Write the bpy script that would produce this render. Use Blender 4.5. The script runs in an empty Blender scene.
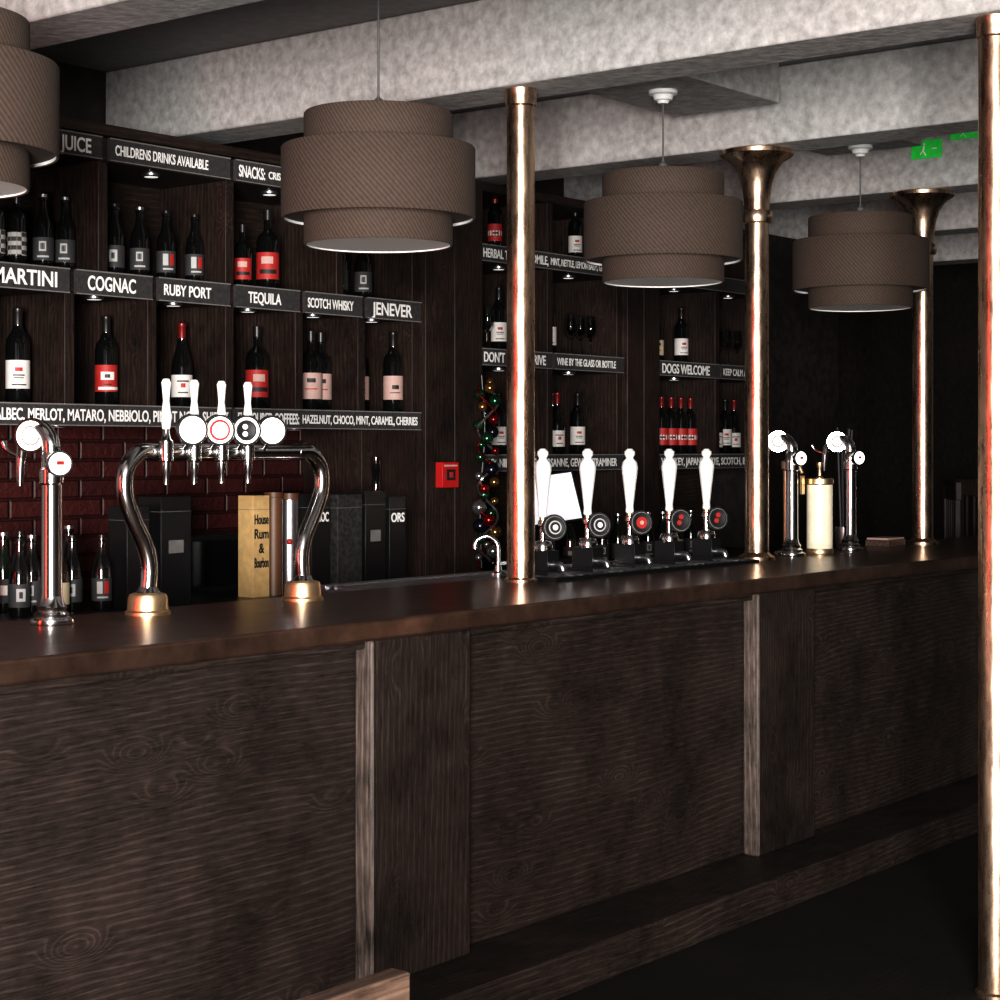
import bpy, bmesh, math, random
from mathutils import Vector, Matrix
random.seed(4)
C = bpy.context
S = C.scene
COL = S.collection
K = .76   # overall reflectance of matt surfaces

# ------------------------------------------------------------------ materials
def nmat(name):
    m = bpy.data.materials.new(name); m.use_nodes = True
    nt = m.node_tree; b = nt.nodes['Principled BSDF']
    return m, nt, b
def N(nt, t, **kw):
    n = nt.nodes.new(t)
    for k, v in kw.items(): setattr(n, k, v)
    return n
def plain(name, col, rough=0.5, metal=0.0, emit=0.0, noise=0.15, nscale=30, coat=0.0, bump=0.0, detail=4):
    m, nt, b = nmat(name)
    if metal < .5 and not emit: col = tuple(c*K for c in col)
    tc = N(nt, 'ShaderNodeTexCoord'); no = N(nt, 'ShaderNodeTexNoise'); no.inputs['Scale'].default_value = nscale
    no.inputs['Detail'].default_value = detail; no.inputs['Roughness'].default_value = .6
    nt.links.new(tc.outputs['Object'], no.inputs['Vector'])
    r = N(nt, 'ShaderNodeValToRGB')
    r.color_ramp.elements[0].position = .3; r.color_ramp.elements[1].position = .7
    r.color_ramp.elements[0].color = tuple(c*(1-noise) for c in col)+(1,)
    r.color_ramp.elements[1].color = tuple(min(1, c*(1+noise)) for c in col)+(1,)
    nt.links.new(no.outputs['Fac'], r.inputs['Fac']); nt.links.new(r.outputs['Color'], b.inputs['Base Color'])
    b.inputs['Roughness'].default_value = rough; b.inputs['Metallic'].default_value = metal
    if coat: b.inputs['Coat Weight'].default_value = coat; b.inputs['Coat Roughness'].default_value = .1
    if emit:
        nt.links.new(r.outputs['Color'], b.inputs['Emission Color']); b.inputs['Emission Strength'].default_value = emit
    if bump:
        bp = N(nt, 'ShaderNodeBump'); bp.inputs['Strength'].default_value = bump; bp.inputs['Distance'].default_value = .01
        nt.links.new(no.outputs['Fac'], bp.inputs['Height']); nt.links.new(bp.outputs['Normal'], b.inputs['Normal'])
    return m
def wood(name, dark, light, axis='X', rough=0.55, freq=300, amp=4.2, spec=0.3, coat=0, nz=(.55, 2.0), metal=0, knots=True, line=.55):
    m, nt, b = nmat(name); L = nt.links
    dark = tuple(c*K for c in dark); light = tuple(c*K for c in light)
    tc = N(nt, 'ShaderNodeTexCoord')
    sp = N(nt, 'ShaderNodeSeparateXYZ'); L.new(tc.outputs['Object'], sp.inputs[0])
    across = {'X': 2, 'Z': 0, 'Y': 0}[axis]
    ac = N(nt, 'ShaderNodeMath', operation='ADD'); L.new(sp.outputs[across], ac.inputs[0]); L.new(sp.outputs[1], ac.inputs[1])
    mp = N(nt, 'ShaderNodeMapping'); a, c = nz
    mp.inputs['Scale'].default_value = {'X': (a, c, c), 'Z': (c, c, a), 'Y': (c, a, c)}[axis]
    L.new(tc.outputs['Object'], mp.inputs['Vector'])
    no = N(nt, 'ShaderNodeTexNoise'); no.inputs['Scale'].default_value = 1.0; no.inputs['Detail'].default_value = 3; no.inputs['Roughness'].default_value = .4
    L.new(mp.outputs['Vector'], no.inputs['Vector'])
    k1 = N(nt, 'ShaderNodeMath', operation='MULTIPLY'); L.new(no.outputs['Fac'], k1.inputs[0]); k1.inputs[1].default_value = amp*6.283*2.6
    k2 = N(nt, 'ShaderNodeMath', operation='MULTIPLY_ADD'); L.new(ac.outputs[0], k2.inputs[0]); k2.inputs[1].default_value = freq; L.new(k1.outputs[0], k2.inputs[2])
    mk = N(nt, 'ShaderNodeMapping'); mk.inputs['Scale'].default_value = {'X': (2.6, 6, 6), 'Z': (6, 6, 2.6), 'Y': (6, 2.6, 6)}[axis]
    L.new(tc.outputs['Object'], mk.inputs['Vector'])
    vo = N(nt, 'ShaderNodeTexVoronoi'); vo.inputs['Scale'].default_value = 1.0; L.new(mk.outputs[0], vo.inputs['Vector'])
    kr = N(nt, 'ShaderNodeMapRange'); kr.inputs['From Min'].default_value = 0; kr.inputs['From Max'].default_value = .34
    kr.inputs['To Min'].default_value = 34 if knots else 0; kr.inputs['To Max'].default_value = 0; kr.interpolation_type = 'SMOOTHSTEP'
    L.new(vo.outputs['Distance'], kr.inputs['Value'])
    k3 = N(nt, 'ShaderNodeMath', operation='ADD'); L.new(k2.outputs[0], k3.inputs[0]); L.new(kr.outputs[0], k3.inputs[1])
    si = N(nt, 'ShaderNodeMath', operation='SINE'); L.new(k3.outputs[0], si.inputs[0])
    ma = N(nt, 'ShaderNodeMapRange'); ma.inputs['From Min'].default_value = .3; ma.inputs['From Max'].default_value = 1
    L.new(si.outputs[0], ma.inputs['Value'])
    mp2 = N(nt, 'ShaderNodeMapping')
    mp2.inputs['Scale'].default_value = {'X': (14, 120, 230), 'Z': (230, 120, 14), 'Y': (230, 14, 120)}[axis]
    L.new(tc.outputs['Object'], mp2.inputs['Vector'])
    n2 = N(nt, 'ShaderNodeTexNoise'); n2.inputs['Scale'].default_value = 1.0; n2.inputs['Detail'].default_value = 4
    L.new(mp2.outputs['Vector'], n2.inputs['Vector'])
    n3 = N(nt, 'ShaderNodeTexNoise'); n3.inputs['Scale'].default_value = 3.0; n3.inputs['Detail'].default_value = 9; n3.inputs['Roughness'].default_value = .75
    L.new(tc.outputs['Object'], n3.inputs['Vector'])
    pm = N(nt, 'ShaderNodeMapRange'); pm.inputs['From Min'].default_value = .36; pm.inputs['From Max'].default_value = .68
    L.new(n3.outputs['Fac'], pm.inputs['Value'])
    m1 = N(nt, 'ShaderNodeMath', operation='MULTIPLY'); L.new(ma.outputs[0], m1.inputs[0]); L.new(n2.outputs['Fac'], m1.inputs[1])
    m2 = N(nt, 'ShaderNodeMath', operation='MULTIPLY'); L.new(m1.outputs[0], m2.inputs[0]); L.new(pm.outputs[0], m2.inputs[1])
    m2b = N(nt, 'ShaderNodeMath', operation='MULTIPLY'); L.new(m2.outputs[0], m2b.inputs[0]); m2b.inputs[1].default_value = line
    m3 = N(nt, 'ShaderNodeMath', operation='MULTIPLY_ADD'); L.new(n2.outputs['Fac'], m3.inputs[0]); m3.inputs[1].default_value = .5
    L.new(m2b.outputs[0], m3.inputs[2])
    m4 = N(nt, 'ShaderNodeMath', operation='MULTIPLY_ADD'); L.new(n3.outputs['Fac'], m4.inputs[0]); m4.inputs[1].default_value = .55; L.new(m3.outputs[0], m4.inputs[2])
    r = N(nt, 'ShaderNodeValToRGB')
    r.color_ramp.elements[0].position = .38; r.color_ramp.elements[1].position = .86
    r.color_ramp.elements[0].color = dark+(1,); r.color_ramp.elements[1].color = light+(1,)
    L.new(m4.outputs[0], r.inputs['Fac']); L.new(r.outputs['Color'], b.inputs['Base Color'])
    b.inputs['Roughness'].default_value = rough; b.inputs['Specular IOR Level'].default_value = spec; b.inputs['Metallic'].default_value = metal
    if coat: b.inputs['Coat Weight'].default_value = coat; b.inputs['Coat Roughness'].default_value = .22
    bp = N(nt, 'ShaderNodeBump'); bp.inputs['Strength'].default_value = .25; bp.inputs['Distance'].default_value = .002
    L.new(m4.outputs[0], bp.inputs['Height']); L.new(bp.outputs['Normal'], b.inputs['Normal'])
    return m
M = {}
M['panel'] = wood('dark_wood_panel', (.0060, .0038, .0032), (.066, .045, .037), 'X')
M['panelv'] = wood('dark_wood_vertical', (.0065, .004, .0033), (.066, .046, .038), 'Z', amp=3)
M['lit_side'] = wood('lit_side_wood', (.016, .011, .009), (.20, .15, .13), 'Z', amp=2, knots=False)  # same wood made paler: light on the pilasters' left sides, put into the colour
M['shelf'] = wood('shelf_wood', (.0045, .0026, .0022), (.058, .034, .025), 'X', amp=3)
M['shelfv'] = wood('shelf_wood_vertical', (.0045, .0026, .0022), (.058, .034, .026), 'Z', amp=3)
M['bartop'] = plain('bronzed_bar_top', (.145, .085, .062), .28, .8, noise=.45, nscale=9)
M['chairw'] = wood('chair_wood', (.04, .022, .016), (.22, .145, .105), 'X', amp=2)
M['floor'] = wood('floor_boards', (.003, .0025, .002), (.022, .017, .015), 'X', rough=.7)
M['black'] = plain('black_lacquer', (.008, .008, .009), .35)
M['paint'] = plain('ceiling_paint', (.39, .38, .372), .8, noise=.30, nscale=26, bump=.4, detail=9)
M['paint2'] = plain('ceiling_grey_paint', (.21, .207, .205), .85, noise=.15, nscale=20, detail=8)
M['darkwall'] = plain('dark_wallpaper', (.014, .0095, .0075), .6, noise=.97, nscale=22)
M['chrome'] = plain('chrome', (.80, .80, .80), .15, 1.0, noise=.03)
M['steel'] = plain('brushed_steel', (.5, .5, .53), .33, 1.0, noise=.1)
M['brass'] = plain('brass', (.92, .68, .42), .38, 1.0, noise=.1)
M['ivory'] = plain('ivory_enamel', (1, .9, .7), .3, noise=.08, coat=.4)
M['white'] = plain('white_ceramic', (.95, .95, .93), .25, noise=.02, coat=.5)
M['lit'] = plain('illuminated_lens', (.95, .93, .90), .4, emit=.9, noise=.02)
M['red'] = plain('red_plastic', (.5, .012, .012), .4, noise=.05)
M['redp'] = plain('red_print', (.44, .024, .02), .6, noise=.1)
M['glassd'] = plain('dark_bottle_glass', (.005, .005, .005), .08, noise=.1, coat=.6)
M['glassg'] = plain('green_bottle_glass', (.006, .010, .006), .08, noise=.1, coat=.6)
M['glassb'] = plain('brown_bottle_glass', (.016, .007, .004), .08, noise=.1, coat=.6)
M['capsule'] = plain('foil_capsule', (.015, .013, .013), .35, .3)
M['capr'] = plain('red_capsule', (.20, .012, .012), .35, .3)
M['label'] = plain('paper_label', (.74, .70, .67), .7, noise=.05)
M['labelp'] = plain('pink_label', (.56, .38, .34), .7, noise=.05)
M['labelc'] = plain('cream_label', (.55, .46, .32), .7, noise=.05)
M['labelk'] = plain('grey_label', (.045, .045, .047), .7, noise=.2)
M['ink'] = plain('ink', (.010, .010, .010), .6)
M['chalk'] = plain('chalk_white', (.98, .97, .95), .8, noise=.04)
M['chalk2'] = plain('chalk_dim', (.5, .49, .48), .8, noise=.04)
M['board'] = plain('chalkboard', (.040, .037, .037), .8, noise=.4, nscale=60)
M['boardedge'] = plain('chalkboard_edge', (.20, .19, .185), .8)
M['greensign'] = plain('green_sign', (.02, .42, .05), .5, emit=.3)
M['tan'] = plain('tan_carton', (.60, .40, .18), .6)
M['brown'] = plain('brown_tube', (.12, .05, .02), .5)
M['cord'] = plain('grey_cord', (.10, .10, .10), .7)
M['diff'] = plain('white_diffuser', (.98, .97, .95), .6, noise=.03)
M['screen'] = plain('paper_white', (.85, .88, .95), .6, noise=.02, emit=.45)
m, nt, b = nmat('red_painted_brick'); tc = N(nt, 'ShaderNodeTexCoord')
mp = N(nt, 'ShaderNodeMapping'); mp.inputs['Rotation'].default_value = (-math.pi/2, 0, 0); nt.links.new(tc.outputs['Object'], mp.inputs['Vector'])
bk = N(nt, 'ShaderNodeTexBrick'); nt.links.new(mp.outputs[0], bk.inputs['Vector']); bk.inputs['Scale'].default_value = 1
bk.inputs['Brick Width'].default_value = .215; bk.inputs['Row Height'].default_value = .072; bk.inputs['Mortar Size'].default_value = .009; bk.inputs['Mortar Smooth'].default_value = .8
bk.inputs['Color1'].default_value = (.046, .007, .006, 1); bk.inputs['Color2'].default_value = (.032, .005, .0045, 1); bk.inputs['Mortar'].default_value = (.020, .004, .0035, 1)
nt.links.new(bk.outputs['Color'], b.inputs['Base Color']); b.inputs['Roughness'].default_value = .5
no = N(nt, 'ShaderNodeTexNoise'); no.inputs['Scale'].default_value = 40; nt.links.new(tc.outputs['Object'], no.inputs['Vector'])
sb = N(nt, 'ShaderNodeMath', operation='MULTIPLY_ADD'); nt.links.new(bk.outputs['Fac'], sb.inputs[0]); sb.inputs[1].default_value = -1.2; nt.links.new(no.outputs['Fac'], sb.inputs[2])
bp = N(nt, 'ShaderNodeBump'); bp.inputs['Strength'].default_value = .8; bp.inputs['Distance'].default_value = .01; nt.links.new(sb.outputs[0], bp.inputs['Height']); nt.links.new(bp.outputs[0], b.inputs['Normal'])
M['redwall'] = m
m, nt, b = nmat('aged_copper'); tc = N(nt, 'ShaderNodeTexCoord')
mp = N(nt, 'ShaderNodeMapping'); mp.inputs['Scale'].default_value = (30, 30, 7); nt.links.new(tc.outputs['Object'], mp.inputs['Vector'])
no = N(nt, 'ShaderNodeTexNoise'); no.inputs['Scale'].default_value = 1; no.inputs['Detail'].default_value = 7; no.inputs['Roughness'].default_value = .7; nt.links.new(mp.outputs[0], no.inputs['Vector'])
r = N(nt, 'ShaderNodeValToRGB'); r.color_ramp.elements[0].position = .3; r.color_ramp.elements[1].position = .7
r.color_ramp.elements[0].color = (.46, .30, .21, 1); r.color_ramp.elements[1].color = (.90, .70, .52, 1)
nt.links.new(no.outputs['Fac'], r.inputs['Fac']); nt.links.new(r.outputs[0], b.inputs['Base Color']); b.inputs['Metallic'].default_value = 1
mr = N(nt, 'ShaderNodeMapRange'); mr.inputs['From Min'].default_value = .3; mr.inputs['From Max'].default_value = .7; mr.inputs['To Min'].default_value = .22; mr.inputs['To Max'].default_value = .36
nt.links.new(no.outputs['Fac'], mr.inputs['Value']); nt.links.new(mr.outputs[0], b.inputs['Roughness'])
M['copper'] = m
m, nt, b = nmat('woven_shade'); tc = N(nt, 'ShaderNodeTexCoord')
sp = N(nt, 'ShaderNodeSeparateXYZ'); nt.links.new(tc.outputs['Object'], sp.inputs[0])
at = N(nt, 'ShaderNodeMath', operation='ARCTAN2'); nt.links.new(sp.outputs[1], at.inputs[0]); nt.links.new(sp.outputs[0], at.inputs[1])
a1 = N(nt, 'ShaderNodeMath', operation='MULTIPLY'); nt.links.new(at.outputs[0], a1.inputs[0]); a1.inputs[1].default_value = 110
a2 = N(nt, 'ShaderNodeMath', operation='MULTIPLY_ADD'); nt.links.new(sp.outputs[2], a2.inputs[0]); a2.inputs[1].default_value = 330; nt.links.new(a1.outputs[0], a2.inputs[2])
si = N(nt, 'ShaderNodeMath', operation='SINE'); nt.links.new(a2.outputs[0], si.inputs[0])
no = N(nt, 'ShaderNodeTexNoise'); no.inputs['Scale'].default_value = 90; no.inputs['Detail'].default_value = 3; nt.links.new(tc.outputs['Object'], no.inputs['Vector'])
mr = N(nt, 'ShaderNodeMapRange'); mr.inputs['From Min'].default_value = -1; nt.links.new(si.outputs[0], mr.inputs['Value'])
mx = N(nt, 'ShaderNodeMath', operation='MULTIPLY_ADD'); nt.links.new(mr.outputs[0], mx.inputs[0]); mx.inputs[1].default_value = .5
no2 = N(nt, 'ShaderNodeMath', operation='MULTIPLY'); nt.links.new(no.outputs['Fac'], no2.inputs[0]); no2.inputs[1].default_value = .5; nt.links.new(no2.outputs[0], mx.inputs[2])
r = N(nt, 'ShaderNodeValToRGB'); r.color_ramp.elements[0].color = (.020, .012, .0085, 1); r.color_ramp.elements[1].color = (.082, .054, .040, 1)
nt.links.new(mx.outputs[0], r.inputs['Fac']); nt.links.new(r.outputs[0], b.inputs['Base Color']); b.inputs['Roughness'].default_value = .85
bp = N(nt, 'ShaderNodeBump'); bp.inputs['Strength'].default_value = .3; bp.inputs['Distance'].default_value = .002
nt.links.new(mx.outputs[0], bp.inputs['Height']); nt.links.new(bp.outputs[0], b.inputs['Normal'])
M['shade'] = m
m, nt, b = nmat('clear_glass'); b.inputs['Transmission Weight'].default_value = 1; b.inputs['Roughness'].default_value = .03
b.inputs['IOR'].default_value = 1.3; b.inputs['Base Color'].default_value = (.9, .92, .92, 1)
M['glass'] = m
M['baub'] = [plain('bauble_'+n, c, .2, .9, noise=.3) for n, c in
             [('red', (.32, .02, .02)), ('green', (.03, .12, .06)), ('silver', (.30, .30, .30)), ('bronze', (.30, .16, .06)), ('dark', (.03, .03, .05)), ('dark2', (.05, .03, .03))]]
m, nt, b = nmat('check_label'); tc = N(nt, 'ShaderNodeTexCoord'); ck = N(nt, 'ShaderNodeTexChecker'); ck.inputs['Scale'].default_value = 60
ck.inputs['Color1'].default_value = (.35, .33, .31, 1); ck.inputs['Color2'].default_value = (.03, .03, .03, 1)
nt.links.new(tc.outputs['Object'], ck.inputs['Vector']); nt.links.new(ck.outputs[0], b.inputs['Base Color']); b.inputs['Roughness'].default_value = .7
M['check'] = m
m, nt, b = nmat('patterned_carton'); tc = N(nt, 'ShaderNodeTexCoord'); ck = N(nt, 'ShaderNodeTexVoronoi'); ck.inputs['Scale'].default_value = 55
nt.links.new(tc.outputs['Object'], ck.inputs['Vector']); r = N(nt, 'ShaderNodeValToRGB'); nt.links.new(ck.outputs['Distance'], r.inputs['Fac'])
r.color_ramp.elements[0].color = (.006, .006, .006, 1); r.color_ramp.elements[1].color = (.05, .05, .05, 1); nt.links.new(r.outputs[0], b.inputs['Base Color'])
M['pattern'] = m

# ------------------------------------------------------------------ builder
class B:
    def __init__(s): s.bm = bmesh.new(); s.mats = []
    def mi(s, m):
        if isinstance(m, str): m = M[m]
        if m not in s.mats: s.mats.append(m)
        return s.mats.index(m)
    def box(s, x0, x1, y0, y1, z0, z1, m, mtx=None):
        i = s.mi(m)
        v = [s.bm.verts.new(p) for p in [(x0,y0,z0),(x1,y0,z0),(x1,y1,z0),(x0,y1,z0),(x0,y0,z1),(x1,y0,z1),(x1,y1,z1),(x0,y1,z1)]]
        if mtx:
            for q in v: q.co = mtx @ q.co
        for f in [(0,3,2,1),(4,5,6,7),(0,1,5,4),(1,2,6,5),(2,3,7,6),(3,0,4,7)]:
            fc = s.bm.faces.new([v[k] for k in f]); fc.material_index = i
        return s
    def lathe(s, prof, m, c=(0,0,0), segs=32, mtx=None):
        T = Matrix.Translation(Vector(c)) @ (mtx or Matrix())
        rings = []
        for p in prof:
            r, z = p[0], p[1]
            if r < 1e-6: rings.append([s.bm.verts.new(T @ Vector((0,0,z)))])
            else: rings.append([s.bm.verts.new(T @ Vector((r*math.cos(2*math.pi*k/segs), r*math.sin(2*math.pi*k/segs), z))) for k in range(segs)])
        for j in range(len(rings)-1):
            a, b2 = rings[j], rings[j+1]
            i = s.mi(prof[j+1][2] if len(prof[j+1]) > 2 else m)
            for k in range(segs):
                k2 = (k+1) % segs
                if len(a) == 1 and len(b2) == 1: continue
                if len(a) == 1: vs = [a[0], b2[k2], b2[k]]
                elif len(b2) == 1: vs = [a[k], a[k2], b2[0]]
                else: vs = [a[k], a[k2], b2[k2], b2[k]]
                f = s.bm.faces.new(vs); f.material_index = i
        return s
    def tube(s, pts, r, m, segs=16, sub=6, cap=True):
        P = [Vector(p) for p in pts]; i = s.mi(m)
        if sub > 1 and len(P) > 2:
            Q = []
            E = [2*P[0]-P[1]] + P + [2*P[-1]-P[-2]]
            for k in range(1, len(E)-2):
                for t in range(sub):
                    t = t/sub; a, b2, c, d = E[k-1:k+3]
                    Q.append(.5*((2*b2)+(c-a)*t+(2*a-5*b2+4*c-d)*t*t+(3*b2-a-3*c+d)*t**3))
            Q.append(P[-1]); P = Q
        R = r if isinstance(r, (list, tuple)) else None
        t0 = (P[1]-P[0]).normalized(); up = Vector((0,0,1)) if abs(t0.z) < .9 else Vector((1,0,0))
        n = t0.cross(up).normalized(); rings = []
        for k, p in enumerate(P):
            t = (P[min(k+1, len(P)-1)]-P[max(k-1, 0)]).normalized()
            n = (n - t*n.dot(t)).normalized(); bn = t.cross(n)
            if R:
                f = k/(len(P)-1)*(len(R)-1); a = int(min(f, len(R)-2)); rr = R[a]+(R[a+1]-R[a])*(f-a)
            else: rr = r
            rings.append([s.bm.verts.new(p+rr*(n*math.cos(2*math.pi*q/segs)+bn*math.sin(2*math.pi*q/segs))) for q in range(segs)])
        for a, b2 in zip(rings[:-1], rings[1:]):
            for q in range(segs):
                f = s.bm.faces.new([a[q], a[(q+1)%segs], b2[(q+1)%segs], b2[q]]); f.material_index = i
        if cap:
            for f in (s.bm.faces.new(rings[0][::-1]), s.bm.faces.new(rings[-1])): f.material_index = i
        return s
    def ball(s, c, r, m, seg=16, sz=1.0):
        pr = [(r*math.sin(math.pi*k/10), -r*sz*math.cos(math.pi*k/10)) for k in range(11)]
        pr[0] = (0, -r*sz); pr[-1] = (0, r*sz)
        return s.lathe(pr, m, c, seg)
    def disc(s, c, r, t, m, n, segs=28, rim=None, face=None):
        n = Vector(n).normalized(); q = n.to_track_quat('Z', 'Y').to_matrix().to_4x4()
        s.lathe([(0, -t/2), (r*.96, -t/2, rim or m), (r, -t*.3, rim or m), (r, t*.3, rim or m), (r*.96, t/2, rim or m), (r*.84, t/2, rim or m), (r*.82, t*.35, m), (0, t*.35, m)], m, c, segs, q)
        return s
    def finish(s, name, loc=(0,0,0), bevel=0, parent=None, rot=None, asmesh=False):
        bmesh.ops.recalc_face_normals(s.bm, faces=s.bm.faces)
        for f in s.bm.faces: f.smooth = True
        me = bpy.data.meshes.new(name); s.bm.to_mesh(me); s.bm.free()
        for m in s.mats: me.materials.append(m)
        me.set_sharp_from_angle(angle=math.radians(38))
        if asmesh: return me
        return put(name, me, loc, bevel, parent, rot)
def put(name, me, loc=(0,0,0), bevel=0, parent=None, rot=None):
    o = bpy.data.objects.new(name, me); COL.objects.link(o); o.location = loc
    if rot: o.rotation_euler = rot
    if bevel:
        md = o.modifiers.new('bevel', 'BEVEL'); md.width = bevel; md.segments = 2; md.limit_method = 'ANGLE'; md.angle_limit = math.radians(50)
    if parent: o.parent = parent
    return o
def text(body, loc, h, parent=None, m='chalk', width=None, rot=(math.pi/2,0,0), center=False, bold=.02):
    cu = bpy.data.curves.new('t', 'FONT'); cu.body = body; cu.size = 1; cu.extrude = .004; cu.offset = bold
    o = bpy.data.objects.new('t', cu); COL.objects.link(o)
    C.view_layer.update(); dg = C.evaluated_depsgraph_get()
    me = bpy.data.meshes.new_from_object(o.evaluated_get(dg)); bpy.data.objects.remove(o)
    xs = [v.co.x for v in me.vertices]; x0, x1 = min(xs), max(xs)
    sy = h/.70; sx = (width/(x1-x0)) if width else sy
    off = (x0+x1)/2 if center else x0
    for v in me.vertices: v.co = Vector(((v.co.x-off)*sx, v.co.y*sy, v.co.z*.2))
    me.materials.clear(); me.materials.append(M[m])
    o = bpy.data.objects.new('lettering', me); COL.objects.link(o)
    o.location = loc; o.rotation_euler = rot
    if parent:
        o.parent = parent; o.location = Vector(loc)-parent.location
    return o

# ------------------------------------------------------------------ room shell
CZ = 3.09; BZ = 2.78
B().box(-3.3, 15, -5, 6.1, -.1, 0, 'floor').finish('floor')
B().box(-3.3, 15, -5, 6.1, CZ, CZ+.15, 'paint2').finish('ceiling')
B().box(-3.3, 15, 5.9, 6.1, 0, CZ, 'darkwall').finish('wall_back')
B().box(14.8, 15, -5, 5.9, 0, CZ, 'darkwall').finish('wall_end')
B().box(-3.3, 14.8, -5, -4.8, 0, CZ, 'darkwall').finish('wall_front')
w = B()
w.box(-3.3, -3.1, -4.8, 5.9, 0, .45, 'darkwall'); w.box(-3.3, -3.1, -4.8, 5.9, 2.7, CZ, 'darkwall')
w.box(-3.3, -3.1, -4.8, -3.1, .45, 2.7, 'darkwall'); w.box(-3.3, -3.1, -.7, 5.9, .45, 2.7, 'darkwall')
w.finish('wall_left')
w = B()
for y in (-3.1, -1.93, -.76): w.box(-3.25, -3.15, y, y+.06, .45, 2.7, 'white')
for z in (.45, 2.64): w.box(-3.25, -3.15, -3.04, -.76, z, z+.06, 'white')
w.finish('window_1')
B().box(9.06, 9.9, 5.2, 5.88, 0, 2.76, 'darkwall').finish('wall_alcove')
for k, x in enumerate((3.34-1.58, 3.34, 4.92, 6.51, 8.08, 9.66, 11.24)):
    o = B().box(x, x+.24, -4.8, 5.9, BZ, CZ-.001, 'paint').finish('ceiling_beam', bevel=.006)
PY = 3.80
for x, xa, xb in ((5.84, .42, .49), (7.44, .38, .16)):
    B().box(x-xa, x+xb, PY-.22, PY+.25, 2.90, CZ-.001, 'paint').finish('ceiling_box', bevel=.004)

# ------------------------------------------------------------------ pendants
def pendant(cl, name='pendant_lamp'):
    sh = B()
    def ring(r, z0, z1):
        sh.lathe([(r-.008, z0+.002), (r-.003, z0, 'shade'), (r, z0+.004, 'shade'), (r, z1-.004, 'shade'), (r-.003, z1, 'shade'), (r-.008, z1-.002, 'shade'), (r-.008, z0+.002, 'diff')], 'shade', segs=72)
    ring(.229, -.016, .10); ring(.2985, .065, .285); ring(.229, .27, .39)
    sh.lathe([(0, -.010), (.222, -.010), (.222, -.006), (0, -.006)], 'diff', segs=64)
    sh.lathe([(.222, .075), (.291, .075), (.291, .08), (.222, .08), (.222, .075)], 'shade', segs=64)
    sh.lathe([(.222, .27), (.291, .27), (.291, .275), (.222, .275), (.222, .27)], 'shade', segs=64)
    sh.lathe([(0, .375), (.222, .375), (.222, .38), (0, .38)], 'shade', segs=64)
    sh.lathe([(0, .375), (.02, .375), (.018, .43), (.006, .44), (0.0035, .45), (.0035, cl-.02)], 'cord', segs=12)
    sh.lathe([(0, -.048), (.018, -.048), (.024, -.038), (.034, -.035), (.04, -.018), (.055, -.013), (.055, 0), (0, 0)], 'white', (0,0,cl), 32)
    return sh.finish(name, asmesh=True)
zP = 2.194
pl = pendant(CZ-zP); ps = pendant(2.90-zP)
put('pendant_lamp', pl, (2.64, PY, zP)); put('pendant_lamp', pl, (4.24, PY, zP)); put('pendant_lamp', ps, (5.84, PY, zP)); put('pendant_lamp', ps, (7.44, PY, zP))

# ------------------------------------------------------------------ bar
b = B()
X0, X1 = -1.5, 9.8
b.box(X0, X1, 3.35, 3.9, .12, 1.045, 'panel')
b.box(X0, X1, 3.08, 3.9, 0, .12, 'panel')
for x in (1.62-2.02, 1.62, 3.644, 5.665, 7.69):
    b.box(x, x+.42, 3.29, 3.35, .12, 1.045, 'panelv')
    b.box(x-.004, x+.012, 3.285, 3.35, .12, 1.045, 'lit_side')  # left side face of the pilaster, its lit look painted in
b.box(X0, X1, 3.27, 4.02, 1.045, 1.10, 'bartop')
b.box(X0, X1, 3.31, 3.35, 1.02, 1.045, 'panel')
bar = b.finish('bar_counter', bevel=.009)
b = B(); b.box(4.5, 6.6, 4.03, 4.3, 0, 1.08, 'steel')
for y in (4.03, 4.27): b.box(4.5, 6.6, y, y+.03, 1.08, 1.098, 'steel')
for k in range(40): b.box(4.53+k*.05, 4.555+k*.05, 4.07, 4.26, 1.08, 1.092, 'steel')
b.finish('stainless_sink_unit', bevel=.003)
b = B(); b.lathe([(0,0),(.03,0),(.03,.012),(.014,.02),(.012,.04),(0,.04)], 'chrome')
b.tube([(0,0,.03),(0,0,.09),(-.004,.008,.125),(-.025,.03,.145),(-.05,.06,.13),(-.055,.065,.10)], .009, 'chrome')
b.box(.01, .04, -.006, .006, .04, .052, 'chrome')
b.finish('sink_faucet', (5.27, 4.14, 1.092))
b = B(); b.box(5.08, 6.45, 3.74, 3.98, 1.10, 1.112, 'black')
for k in range(26): b.box(5.1+k*.05, 5.125+k*.05, 3.75, 3.97, 1.112, 1.115, 'steel')
b.finish('drip_tray')

def pole(x, y, zb, flare):
    b = B()
    h = BZ-zb-.001
    if flare:
        p = [(0,0),(.075,0),(.075,.012),(.06,.022),(.05,.03),(.049,.06),(.049,h-.30),(.062,h-.295),(.066,h-.28),(.066,h-.265),(.062,h-.25),(.051,h-.245),
             (.054,h-.2),(.062,h-.14),(.078,h-.09),(.105,h-.05),(.14,h-.028),(.150,h-.02),(.150,h-.004),(.145,h),(0,h)]
    else:
        p = [(0,0),(.058,0),(.058,.01),(.049,.016),(.048,.05),(.048,h-.06),(.053,h-.055),(.054,h-.03),(.053,h-.02),(.055,h-.01),(.055,h),(0,h)]
    b.lathe(p, 'copper', segs=48)
    b.finish('copper_pole', (x, y, zb))
pole(5.0, 3.83, 1.1, False); pole(6.62, 3.85, 1.1, True); pole(8.18, 3.85, 1.1, True); pole(5.0, 2.13, 0, False)

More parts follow.
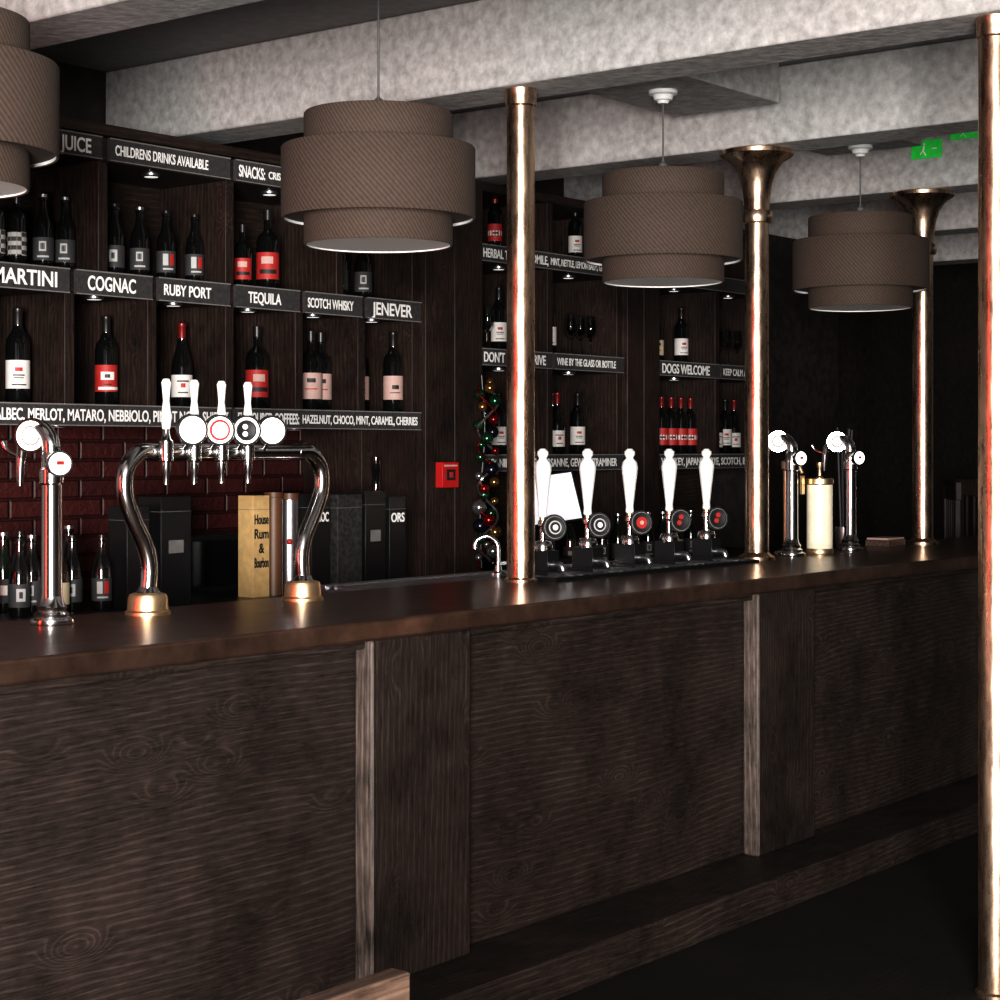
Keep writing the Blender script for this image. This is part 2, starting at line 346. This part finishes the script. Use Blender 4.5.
# ------------------------------------------------------------------ shelving
def shelving(name, x0, x1, zs, divs, ztop, zbot, lowboard=True):
    b = B(); Y = 5.2; YB = 5.58
    b.box(x0, x1, YB, YB+.03, zbot, ztop, 'shelf')
    b.box(x0, x1, Y, YB, ztop-.04, ztop, 'shelf')
    for (zt, th) in zs: b.box(x0, x1, Y, YB, zt-th, zt, 'shelf')
    for (xs, za, zb2) in divs:
        for x in xs: b.box(x-.022, x+.022, Y+.003, YB, za, zb2, 'shelfv')
    return b
b = shelving('left', 2.7, 6.07, [(1.713, .07), (2.188, .08), (2.67, .085)],
     [((3.0, 3.42, 3.80, 4.18, 4.56, 4.95, 5.33, 5.70, 6.045), 1.713, 2.108), ((3.09, 3.71, 4.33, 4.95, 5.57, 6.045), 2.188, 2.585)], 2.72, 1.643)
b.box(5.72, 6.07, 5.22, 5.58, 1.0, 1.643, 'shelfv')
b.finish('back_bar_shelving', bevel=.003)
b = B(); b.box(2.7, 5.72, 5.56, 5.6, 1.0, 1.643, 'redwall')
b.finish('wall_red_brick')
b = shelving('right', 6.47, 7.62, [(1.53, .08), (2.01, .08), (2.48, .08)], [((6.49, 7.02, 7.6), 1.53, 2.72)], 2.76, 1.0)
b.finish('back_bar_shelving', bevel=.003)
b = shelving('right2', 7.92, 9.05, [(1.53, .08), (2.01, .08), (2.48, .08)], [((7.94, 8.53, 9.03), 1.53, 2.72)], 2.76, 1.0)
b.finish('back_bar_shelving', bevel=.003)
for xa, xb in ((6.072, 6.468), (7.622, 7.918)):
    b = B(); n = 2
    for k in range(n):
        w = (xb-xa)/n; b.box(xa+k*w+.002, xa+(k+1)*w-.002, 5.17, 5.6, 1.0, 2.76, 'shelfv')
    b.finish('shelving_pier', bevel=.004)
b = B(); b.box(2.7, 9.04, 4.78, 5.86, 0, .95, 'shelf'); b.box(2.7, 9.04, 4.74, 5.88, .95, 1.0, 'black')
for k in range(10): b.box(2.8+k*.62, 3.35+k*.62, 4.765, 4.78, .1, .9, 'black')
b.finish('back_counter', bevel=.004)

def sign(x0, x1, zt, h, items, edge=True, mm='board'):
    b = B(); b.box(x0, x1, 5.184, 5.199, zt-h, zt, mm)
    if edge:
        b.box(x0, x1, 5.181, 5.184, zt-.005, zt, 'boardedge'); b.box(x0, x1, 5.181, 5.184, zt-h, zt-h+.004, 'boardedge')
    o = b.finish('chalk_sign')
    for (t, xa, xb, hh) in items:
        text(t, (xa, 5.1835, zt-h/2-hh/2), hh, o, width=xb-xa)
    return o
sign(3.73, 4.31, 2.67, .083, [('JUICE', 4.125, 4.26, .050)]); sign(4.345, 4.935, 2.67, .083, [('CHILDRENS DRINKS AVAILABLE', 4.37, 4.82, .036)])
sign(4.965, 5.555, 2.67, .083, [('SNACKS:', 4.98, 5.12, .044), ('CRISPS, NUTS, OLIVES', 5.14, 5.46, .028)])
sign(3.80, 4.165, 2.188, .088, [('MARTINI', 3.84, 4.11, .052)]); sign(4.195, 4.545, 2.188, .088, [('COGNAC', 4.245, 4.465, .050)])
sign(4.575, 4.935, 2.188, .088, [('RUBY PORT', 4.60, 4.835, .040)]); sign(4.965, 5.315, 2.188, .088, [('TEQUILA', 5.03, 5.21, .042)])
sign(5.345, 5.685, 2.188, .088, [('SCOTCH WHISKY', 5.36, 5.63, .038)]); sign(5.715, 6.06, 2.188, .088, [('JENEVER', 5.745, 6.00, .052)])
sign(3.70, 4.94, 1.713, .078, [('MALBEC, MERLOT, MATARO, NEBBIOLO, PINOT NOIR, SHIRAZ', 3.82, 4.925, .040)])
sign(4.96, 6.06, 1.713, .078, [('FLAVOURED COFFEES:', 4.975, 5.31, .042), ('HAZELNUT, CHOCO, MINT, CARAMEL, CHERRIES', 5.33, 6.035, .034)])
sign(6.48, 7.61, 2.48, .078, [('HERBAL TEAS: CAMOMILE,', 6.49, 6.98, .040), ('MINT, NETTLE, LEMON BALM, GINGER', 7.0, 7.5, .032)])
sign(6.48, 7.01, 2.01, .078, [("DON'T DRINK DRIVE", 6.495, 6.96, .044)]); sign(7.03, 7.61, 2.01, .078, [('WINE BY THE GLASS OR BOTTLE', 7.05, 7.54, .034)])
sign(6.48, 7.61, 1.53, .078, [('VIOGNIER, CHABLIS, MARSANNE, GEWURZTRAMINER', 6.5, 7.55, .038)])
sign(7.93, 8.52, 2.01, .078, [('DOGS WELCOME', 7.96, 8.42, .048)]); sign(8.54, 9.04, 2.01, .078, [('KEEP CALM AND DRINK', 8.56, 9.0, .036)])
sign(7.93, 9.04, 1.53, .078, [('WHISKEY, JAPANESE, RYE, SCOTCH, BOURBON', 7.95, 9.0, .038)])
sign(7.93, 9.04, 2.48, .078, [])

pk = B(); pk.lathe([(0,0),(.026,0,'lit'),(.034,.004,'steel'),(.034,.012,'steel'),(0,.012,'steel')], 'steel', segs=24)
pkm = pk.finish('puck_light', asmesh=True)
for (x, z) in ((4.02, 2.573), (4.64, 2.573), (5.26, 2.573), (4.37, 2.096), (4.75, 2.096), (5.14, 2.096), (5.51, 2.096), (5.87, 2.096), (4.2, 1.631), (4.9, 1.631), (5.4, 1.631),
               (6.75, 2.388), (7.3, 2.388), (8.25, 2.388), (8.8, 2.388), (6.75, 1.918), (7.3, 1.918), (8.25, 1.918)):
    put('puck_light', pkm, (x, 5.30, z))

# ------------------------------------------------------------------ bottles
def bottle(kind, lab, glass='glassd', cap='capsule', mark=None, h=None):
    b = B()
    if kind == 'wine':
        p = [(0,0),(.034,0),(.0375,.006),(.0375,.045),(.0378,.046),(.0378,.048,lab),(.0378,.135,lab),(.0375,.137),(.0375,.185),(.034,.205),(.022,.222),(.0155,.238),(.0145,.245),(.0148,.246,cap),(.0148,.285,cap),(.016,.287,cap),(.016,.297,cap),(.013,.30,cap),(0,.30,cap)]
    elif kind == 'burg':
        p = [(0,0),(.034,0),(.0375,.006),(.0375,.035),(.0378,.036),(.0378,.038,lab),(.0378,.115,lab),(.0375,.117),(.0375,.14),(.033,.17),(.024,.20),(.017,.225),(.0145,.245),(.0148,.246,cap),(.0148,.285,cap),(.016,.287,cap),(.016,.297,cap),(.013,.30,cap),(0,.30,cap)]
    elif kind == 'beer':
        p = [(0,0),(.030,0),(.033,.006),(.033,.03),(.0333,.031),(.0333,.033,lab),(.0333,.105,lab),(.033,.107),(.033,.13),(.029,.155),(.018,.18),(.0135,.205),(.013,.225),(.0155,.228),(.0155,.236),(.0145,.237,cap),(.0145,.246,cap),(0,.247,cap)]
    else:
        p = [(0,0),(.036,0),(.040,.006),(.040,.04),(.0403,.041),(.0403,.043,lab),(.0403,.135,lab),(.040,.137),(.040,.175),(.034,.195),(.018,.21),(.0135,.22),(.0135,.25),(.016,.251,cap),(.016,.285,cap),(0,.286,cap)]
    b.lathe(p, glass, segs=28)
    if mark:
        for (z0, z1, a0, a1, mm) in mark:
            i = b.mi(mm); R = (.0378 if kind in ('wine', 'burg') else .0333 if kind == 'beer' else .0403)+.0006
            prev = None
            for k in range(9):
                a = math.radians(a0+(a1-a0)*k/8)
                q = [b.bm.verts.new((R*math.cos(a), R*math.sin(a), z)) for z in (z0, z1)]
                if prev: f = b.bm.faces.new([prev[0], q[0], q[1], prev[1]]); f.material_index = i
                prev = q
    return b.finish(kind, asmesh=True)
MW = bottle('wine', 'label', mark=[(.100,.112,-150,-115,'redp'),(.086,.090,-160,-105,'ink'),(.078,.081,-155,-110,'ink'),(.056,.060,-165,-95,'ink')])
MW2 = bottle('burg', 'label', cap='capr', mark=[(.090,.095,-165,-100,'ink'),(.07,.085,-145,-120,'redp'),(.05,.054,-160,-105,'ink')])
MC = bottle('burg', 'labelc', mark=[(.085,.10,-150,-115,'ink'),(.06,.064,-160,-105,'redp')])
MR = bottle('wine', 'redp', mark=[(.052,.062,-180,-60,'label'),(.085,.112,-165,-95,'label'),(.092,.104,-145,-118,'ink'),(.068,.072,-150,-110,'ink')])
MRW = bottle('wine', 'redp', cap='capr', mark=[(.075,.10,-220,-20,'label'),(.082,.092,-150,-105,'ink')])
MP = bottle('wine', 'labelp', mark=[(.085,.10,-150,-110,'ink'),(.07,.073,-160,-100,'ink')])
MD = bottle('spirit', 'redp', mark=[(.06,.075,-170,-80,'ink'),(.095,.12,-160,-100,'labelp')])
MDP = bottle('spirit', 'labelp', mark=[(.10,.115,-150,-105,'ink'),(.075,.079,-160,-95,'redp')])
BK = bottle('beer', 'labelk', mark=[(.06,.092,-150,-110,'chalk2'),(.040,.046,-160,-95,'chalk2'),(.066,.086,-142,-118,'labelk')], cap='steel')
BK2 = bottle('beer', 'labelk', mark=[(.055,.095,-160,-128,'chalk2'),(.055,.095,-118,-90,'redp'),(.040,.046,-160,-95,'chalk2')], cap='capsule')
BKC = bottle('wine', 'check')
BG = bottle('beer', 'labelk', glass='glassg', mark=[(.055,.085,-150,-110,'label')], cap='steel')
BW = bottle('beer', 'labelc', glass='glassb', mark=[(.06,.085,-150,-110,'redp')], cap='capsule')
BD = bottle('beer', 'labelk', mark=[(.05,.090,-155,-105,'chalk2'),(.06,.08,-140,-120,'ink')], cap='capsule')
def bot(me, x, z, y=5.33, name='wine_bottle', s=1.0):
    o = put(name, me, (x, y, z), rot=(0,0,random.uniform(-.2,.2)))
    o.scale = (s, s, s); return o
z1, z2 = 2.188, 1.713
for x in (3.96, 4.05): bot(BKC, x, z1, name='wine_bottle', s=.92)
for k, x in enumerate((4.165, 4.262, 4.49, 4.61, 4.74, 4.885)): bot((BK, BK, BD, BK, BK2, BK2)[k], x, z1, name='cider_bottle', s=1.1)
for x in (3.30, 3.42, 3.55): bot(BK, x, z1, name='cider_bottle')
bot(MD, 5.14, z1, name='spirit_bottle', s=.9); bot(MD, 5.28, z1, name='spirit_bottle', s=1.15)
for x in (5.70, 5.85): bot(BK, x, z1, name='cider_bottle', s=1.15)
bot(MW, 4.055, z2, s=1.12); bot(MR, 4.45, z2, s=1.1); bot(MW2, 4.82, z2, s=1.08)
bot(MD, 5.22, z2, name='spirit_bottle', s=1.16); bot(MDP, 5.53, z2, name='spirit_bottle', s=1.15); bot(MDP, 5.62, z2, y=5.36, name='spirit_bottle', s=1.15)
bot(MP, 5.88, z2, y=5.38, s=1.13); bot(MP, 5.975, z2, y=5.27, s=1.15)
bot(MW, 3.6, z2); bot(MR, 3.2, z2)
z3, z4, z5 = 2.48, 2.01, 1.53
bot(MRW, 6.76, z3, s=.9); bot(MC, 7.26, z3, y=5.42, s=.92); bot(MW, 7.40, z3, s=.92); bot(MC, 7.50, z3, y=5.40, s=.9); bot(MW2, 6.64, z3, y=5.40, s=.9)
bot(MW, 6.79, z4); bot(MW, 7.18, z4); bot(MW, 6.79, z5, s=.95); bot(MW2, 7.25, z5); bot(MW, 7.42, z5); bot(MC, 7.335, z5, y=5.42)
bot(MW, 8.37, z4); bot(MC, 8.13, z4); bot(MW2, 8.25, z4, y=5.42); bot(MW, 8.62, z4); bot(MW, 8.2, z3, s=.9); bot(MC, 8.4, z3, s=.9); bot(MR, 8.7, z3, s=.9)
for k in range(5): bot(MRW, 8.08+k*.095, z5)
for k in range(4): bot([MW, MW2][k%2], 8.63+k*.095, z5)
g = B(); g.lathe([(0,0),(.032,0),(.030,.003),(.005,.01),(.004,.08),(.012,.09),(.03,.11),(.036,.14),(.034,.175),(.029,.205),(.028,.205),(.033,.175),(.035,.14),(.029,.112),(.011,.093),(0,.092)], 'glass', segs=24)
gm = g.finish('wine_glass', asmesh=True)
for (x, z) in ((6.60, z4), (6.69, z4), (7.35, z4), (7.43, z4), (7.515, z4), (8.74, z4), (8.83, z4), (8.93, z4), (7.1, z3), (7.12, z5)):
    put('wine_glass', gm, (x, 5.32, z))
for k, (x, me, s) in enumerate(((3.60,BG,1),(3.71,BW,1),(3.81,BD,1.05),(3.89,BK,1.08),(3.975,BW,1),(4.06,BD,1.05),(4.155,BK2,1.05))):
    bot(me, x, 1.0, y=5.0+.04*(k%2), name='beer_bottle', s=s)
for k, (x, me, s) in enumerate(((3.66,BD,1.1),(3.78,BW,1.1),(3.88,BG,1.1),(3.98,BD,1.1),(4.08,BW,1.12),(4.19,BK,1.15))):
    bot(me, x, 1.0, y=5.18+.04*(k%2), name='beer_bottle', s=s)
for k in range(9): bot([BG, BW, BK][k%3], 6.9+k*.13, 1.0, y=5.0, name='beer_bottle')
def carton(x, w, d, h, m, txt=None, tm='chalk', y=5.0, name='gift_carton', extra=None, th=.03):
    b = B(); b.box(-w/2, w/2, -d/2, d/2, 0, h, m); b.box(-w/2-.001, w/2+.001, -d/2-.001, d/2+.001, h*.86, h*.865, 'boardedge')
    if extra: extra(b, w, d, h)
    o = b.finish(name, (x, y, 1.0), bevel=.002)
    for i, t in enumerate(txt or []):
        text(t, (x, y-d/2-.0015, 1.0+h*.72-i*th*1.5), th, o, tm, center=True, width=min(w*.85, len(t)*th*.75))
    return o
def lab(b, w, d, h): b.box(-w*.25, w*.25, -d/2-.002, -d/2, h*.48, h*.6, 'boardedge')
carton(4.275, .10, .10, .355, 'black', ['F'], th=.045)
carton(4.44, .14, .12, .385, 'black', extra=lab)
carton(4.88, .085, .08, .38, 'tan', ['House', 'Rum', '&', 'Bourbon'], 'ink', th=.036)
b = B(); b.lathe([(0,0),(.034,0),(.034,.37),(.036,.372),(.036,.39),(0,.39)], 'brown'); b.finish('whisky_tube', (4.985, 5.0, 1.0))
b = B(); b.lathe([(0,0),(.034,0),(.034,.04,'steel'),(.034,.36,'steel'),(.036,.362,'brown'),(.036,.385,'brown'),(0,.385,'brown')], 'steel')
b.ball((-.024, -.024, .2), .012, 'redp'); b.finish('whisky_tube', (5.07, 5.0, 1.0))
carton(5.19, .10, .10, .38, 'black', ['CHOC'], th=.036)
carton(5.345, .14, .12, .375, 'pattern')
carton(5.50, .12, .11, .385, 'black', extra=lab)
carton(5.64, .10, .10, .36, 'black', ['ORS'], th=.036)
b = B(); b.lathe([(0,0),(.05,0),(.055,.01),(.055,.24),(.048,.29),(.025,.34),(.018,.38),(.017,.46),(.02,.465),(.02,.52),(0,.52)], 'glassd', segs=32); b.finish('magnum_bottle', (5.72, 5.14, 1.0))
b = B(); b.box(4.8, 5.6, 5.3, 5.5, 1.0, 1.22, 'black'); b.box(4.82, 5.58, 5.295, 5.3, 1.02, 1.2, 'glassd'); b.finish('coffee_machine', bevel=.01)

b = B(); b.box(-.055,.055,-.04,0,-.055,.055,'red'); b.box(-.03,.03,-.043,-.04,-.024,.024,'ink'); b.box(-.012,.012,-.045,-.043,-.012,.012,'redp')
b.box(-.045,.045,-.042,-.04,.036,.044,'labelp')
b.finish('fire_alarm_call_point', (6.195, 5.17, 1.442), bevel=.004)
b = B()
b.tube([(0,0,.85),(.01,-.01,.6),(-.01,0,.3),(0,0,0)], .006, 'black', sub=4)
for k in range(30):
    z = .02+k/29*.80; a = k*2.4
    b.ball((.045*math.cos(a), -.03+.03*math.sin(a), z), random.uniform(.016,.036), M['baub'][random.randrange(6)], 12)
rb = [(.06*math.cos(k*.9), -.035+.03*math.sin(k*.9), k*.036) for k in range(23)]
b.tube(rb, .006, M['baub'][2], 8, 5); b.tube([(-p[0], p[1], p[2]+.01) for p in rb], .005, M['baub'][0], 8, 5)
b.finish('bauble_garland', (6.36, 5.09, 1.03))
b = B(); b.box(-.16,.16,-.15,.15,0,.07,'black'); b.box(-.03,.03,-.02,.02,.07,.25,'black')
T = Matrix.Translation((0,-.05,.33)) @ Matrix.Rotation(math.radians(-22),4,'X') @ Matrix.Rotation(math.radians(-8),4,'Y')
b.box(-.13,.13,-.012,.012,-.12,.12,'black',T); b.box(-.12,.12,-.014,-.012,-.11,.11,'screen',T)
b.finish('till_screen', (6.62, 4.92, 1.0), bevel=.003, rot=(0,0,math.radians(-40)))

# ------------------------------------------------------------------ beer fonts
def font_tower(x, y, s=1):
    b = B()
    b.lathe([(0,0),(.056,0),(.058,.006),(.056,.014),(.044,.02),(.046,.028),(.036,.036),(.040,.046),(.032,.055),(.027,.075),(.026,.36),(.031,.365),(.031,.40),(.026,.405),(.026,.44),(.02,.45),(0,.45)], 'chrome', segs=40)
    b.tube([(0,0,.43),(0,.005,.475),(0,.04,.505),(0,.085,.50),(0,.115,.47),(0,.125,.43)], [.024,.024,.022,.02,.017,.013], 'chrome')
    b.tube([(0,.125,.44),(0,.13,.38),(0,.13,.355)], [.014,.010,.007], 'chrome')
    b.tube([(0,.125,.43),(-.01,.17,.45),(-.012,.185,.47)], [.006,.006,.010], 'chrome')
    d = Vector((-1,-.55,0)).normalized(); c = Vector((-.02,.055,.487))
    b.disc(c, .046, .02, 'lit', d, rim='chrome'); b.disc(c+d*.008, .026, .003, 'diff', d, rim='boardedge')
    b.tube([(0,-.02,.40),(0,-.04,.41)], .014, 'chrome', sub=1)
    b.disc((-.012,-.045,.415), .034, .018, 'lit', (-.45,-1,0), rim='chrome')
    b.box(-.028,-.006,-.058,-.056,.412,.422,'redp')
    return b.finish('beer_font', (x, y, 1.10))
font_tower(3.035, 3.85); font_tower(6.93, 3.86); font_tower(7.46, 3.86)
b = B(); xl, xr = 3.385, 3.99
for xx, sg in ((xl, -1), (xr, 1)):
    b.lathe([(0,0),(.062,0),(.062,.008),(.056,.013),(.054,.045),(.050,.055),(.034,.060),(.030,.066,'chrome'),(.026,.075,'chrome'),(0,.08,'chrome')], 'brass', (xx,0,0), 40)
    b.tube([(xx,0,.06),(xx-sg*.005,0,.13),(xx+sg*.01,0,.19),(xx+sg*.05,0,.26),(xx+sg*.08,0,.33),(xx+sg*.075,0,.40),(xx+sg*.03,0,.442),(xx-sg*.03,0,.445)], .0235, 'chrome', segs=24, sub=8)
b.tube([(xl+.02,0,.445),(xr-.02,0,.445)], .023, 'chrome', segs=24, sub=1)
for k in range(4):
    x = 3.42+k*.103
    b.lathe([(0,-.09),(.007,-.09),(.008,-.06),(.013,-.05),(.013,-.028),(.02,-.024),(.02,.03),(.014,.036),(.01,.05),(.009,.062),(.011,.063,'white'),(.014,.085,'white'),(.013,.11,'white'),(.009,.14,'white'),(.012,.175,'white'),(.014,.19,'white'),(.009,.20,'white'),(0,.202,'white')], 'chrome', (x,-.035,.445), 20)
    b.tube([(x,0,.445),(x,-.035,.445)], .012, 'chrome', sub=1)
    b.tube([(x+.08,-.01,.445),(x+.08,-.04,.475)], .008, 'chrome', sub=1)
    d = Vector((-.5,-1,0)).normalized(); p = Vector((x+.08,-.05,.506))
    b.disc(p, .045, .018, 'lit', d, rim='chrome'); q = p+d*.0075
    if k == 1: b.disc(q, .030, .003, 'redp', d); b.disc(q+d*.002, .023, .003, 'lit', d)
    if k == 2:
        b.disc(q, .030, .003, 'ink', d)
        for a in (0, 2.1, 4.2): b.disc(q+d*.002+Vector((.012*math.cos(a), 0, .012*math.sin(a))), .008, .003, 'chalk', d, 12)
    if k in (0, 3): b.disc(q, .024, .002, 'diff', d)
b.finish('bridge_beer_font', (0, 3.88, 1.10))

def handpull(x, y, mk):
    b = B()
    b.box(-.05,.05,-.06,.06,0,.014,'black'); b.box(-.034,.034,-.045,.045,.014,.085,'black')
    b.lathe([(.034,0),(.034,.0),(.036,.02),(.03,.035),(0,.04)], 'chrome', (0,0,.08), 24)
    b.tube([(0,-.01,.035),(0,-.075,.035),(0,-.09,.014)], [.014,.012,.010], 'steel')
    b.lathe([(0,0),(.011,0),(.011,.05),(.017,.055),(.017,.07),(.012,.075,'brass'),(.012,.085,'brass'),(.016,.09,'white'),(.014,.11,'white'),(.021,.17,'white'),(.029,.235,'white'),(.031,.255,'white'),(.027,.275,'white'),(.015,.287,'white'),(.014,.292,'white'),(.020,.302,'white'),(.020,.314,'white'),(.010,.324,'white'),(0,.325,'white')], 'chrome', (0,0,.115), 24)
    n = (-.6,-1,.1); p = Vector((0,-.05,.165)); d = Vector(n).normalized()
    b.tube([(0,0,.15), p], .006, 'chrome', sub=1)
    b.disc(p, .046, .012, 'ink', n, rim='ink')
    b.disc(p+d*.0045, .041, .003, 'chalk2', n); b.disc(p+d*.006, .038, .003, 'ink', n)
    if mk == 0: b.disc(p+d*.0075, .024, .003, 'chalk2', n); b.disc(p+d*.009, .019, .003, 'ink', n); b.disc(p+d*.0105, .010, .003, 'chalk', n)
    if mk == 1: b.disc(p+d*.0075, .022, .004, 'redp', n); b.disc(p+d*.0095, .008, .004, 'labelp', n)
    if mk == 2:
        for q in ((0,0,.014),(.013,0,-.008),(-.013,0,-.008)): b.disc(p+d*.0075+Vector(q), .010, .004, 'redp' if q[0] <= 0 else 'chalk', n, 14)
    return b.finish('beer_hand_pull', (x, y, 1.1155), bevel=.0025)
for k, x in enumerate((5.165, 5.435, 5.705, 5.975, 6.245)): handpull(x, 3.86, [0,0,1,2,2][k])
b = B(); b.lathe([(0,0),(.058,0,'brass'),(.06,.006,'brass'),(.06,.02,'brass'),(.056,.026,'brass'),(.056,.30,'ivory'),(.06,.305,'brass'),(.06,.325,'brass'),(.055,.328,'brass'),(.052,.32,'brass'),(.052,.31,'brass'),(0,.31,'brass')], 'ivory', segs=36)
b.lathe([(.02,.31),(.018,.33),(.008,.34),(.008,.37),(.014,.38),(.014,.395),(0,.40)], 'brass', segs=20)
b.finish('drinks_canister', (7.12, 3.83, 1.10))
b = B(); b.lathe([(0,0),(.05,0),(.05,.01),(.012,.02),(.012,.36),(.02,.37),(.02,.40),(0,.41)], 'brass', segs=24)
b.tube([(0,0,.38),(.0,-.05,.40),(0,-.08,.35)], .008, 'brass'); b.box(-.012,.012,-.085,-.075,.26,.34,'brass'); b.finish('brass_tap', (7.04, 3.95, 1.10))
b = B(); b.lathe([(0,0),(.04,0),(.045,.10),(.042,.10),(.038,.005),(0,.005)], 'steel', segs=24)
for k in range(8):
    a = k*2.4; b.tube([(.015*math.cos(a),.015*math.sin(a),.006),(.035*math.cos(a),.035*math.sin(a),.52+.05*random.random())], .004, 'labelk', segs=8, sub=1)
b.finish('stirrer_pot', (7.60, 4.10-.14, 1.10))
b = B(); b.box(-.09,.09,-.06,.06,0,.03,'chairw'); b.box(-.085,.085,-.055,.055,.03,.04,'labelp'); b.finish('napkin_box', (7.95, 3.93, 1.10), bevel=.003)

def exitsign(x, y, z, w, h):
    b = B(); b.box(-.012,0,-w/2,w/2,-h/2,h/2,'greensign')
    b.ball((-.012,.01,h*.28), h*.07, 'chalk', 10)
    def bar(y0,z0,y1,z1,t): b.tube([(-.0125,y0,z0),(-.0125,y1,z1)], t, 'chalk', 6, 1)
    bar(.01,h*.18,.015,-h*.08,h*.05); bar(.015,-h*.08,0,-h*.35,h*.03); bar(.015,-h*.08,.03,-h*.28,h*.03)
    bar(-.03,0,-w*.36,0,h*.035)
    return b.finish('emergency_exit_sign', (x, y, z))
exitsign(8.079, 3.78, 2.965, .15, .085); exitsign(8.079, 3.58, 3.02, .16, .05)

def chair(name, loc, rz, seat=.46, top=.86, mat='chairw'):
    b = B()
    for x in (-.19,.19):
        b.box(x-.018,x+.018,-.2,-.165,0,seat,mat); b.box(x-.018,x+.018,.165,.2,0,top-.02,mat)
        b.box(x-.012,x+.012,-.165,.165,seat*.4,seat*.4+.03,mat)
    b.box(-.215,.215,-.22,.21,seat,seat+.035,mat)
    b.box(-.225,.225,.162,.198,top-.11,top,mat)
    for k in range(5): b.box(-.13+k*.065-.008,-.13+k*.065+.008,.172,.19,seat+.035,top-.11,mat)
    b.box(-.19,.19,-.19,-.17,seat*.5,seat*.5+.03,mat)
    return b.finish(name, loc, bevel=.005, rot=(0,0,rz))
chair('dining_chair', (1.64, 1.45, 0), 0, top=.855)
for x, y, r in ((10.6, 4.6, .6), (11.2, 4.2, -.4), (11.6, 4.9, 1.2)):
    chair('bar_chair', (x, y, 0), r, .8, 1.36, 'panelv')
b = B(); b.box(-.03,.0,-.04,.04,-.06,.06,'brass'); b.tube([(-.02,0,0),(-.10,0,-.03),(-.12,0,.03)], .008, 'brass')
b.lathe([(.02,0),(.05,.02),(.06,.06),(.055,.06),(.045,.022),(0,.004)], 'brass', (-.12,0,.03), 20)
b.finish('wall_lamp', (14.8, 5.2, 2.35))

# ------------------------------------------------------------------ lights
def area(name, loc, tgt, sx, sy, e, col=(1,1,1)):
    l = bpy.data.lights.new(name, 'AREA'); l.shape = 'RECTANGLE'; l.size = sx; l.size_y = sy; l.energy = e; l.color = col
    o = bpy.data.objects.new(name, l); COL.objects.link(o); o.location = loc
    o.rotation_euler = (Vector(tgt)-Vector(loc)).to_track_quat('-Z', 'Y').to_euler(); return o
area('window_daylight', (-2.95, -2.0, 1.5), (5, 3.0, 1.5), 1.7, 2.1, 2700, (1, .965, .93))
area('added_red_rim', (-1.0, 4.6, 1.6), (5, 3.85, 1.7), .5, 1.6, 44, (1, .05, .03))  # added red light for rims on the poles, no fixture behind it
wd = bpy.data.worlds.new('world'); S.world = wd; wd.use_nodes = True
wd.node_tree.nodes['Background'].inputs[0].default_value = (.8, .85, 1, 1); wd.node_tree.nodes['Background'].inputs[1].default_value = .03

# ------------------------------------------------------------------ camera
cd = bpy.data.cameras.new('camera'); co = bpy.data.objects.new('camera', cd); COL.objects.link(co)
cd.sensor_width = 36; cd.lens = 66.46; cd.shift_y = -.05; cd.clip_start = .05
co.location = (0, 0, 1.55); co.rotation_euler = (math.pi/2, 0, math.radians(-51.9))
S.camera = co
S.view_settings.view_transform = 'Standard'
S.view_settings.look = 'None'
S.view_settings.exposure = -.12
S.view_settings.gamma = .80
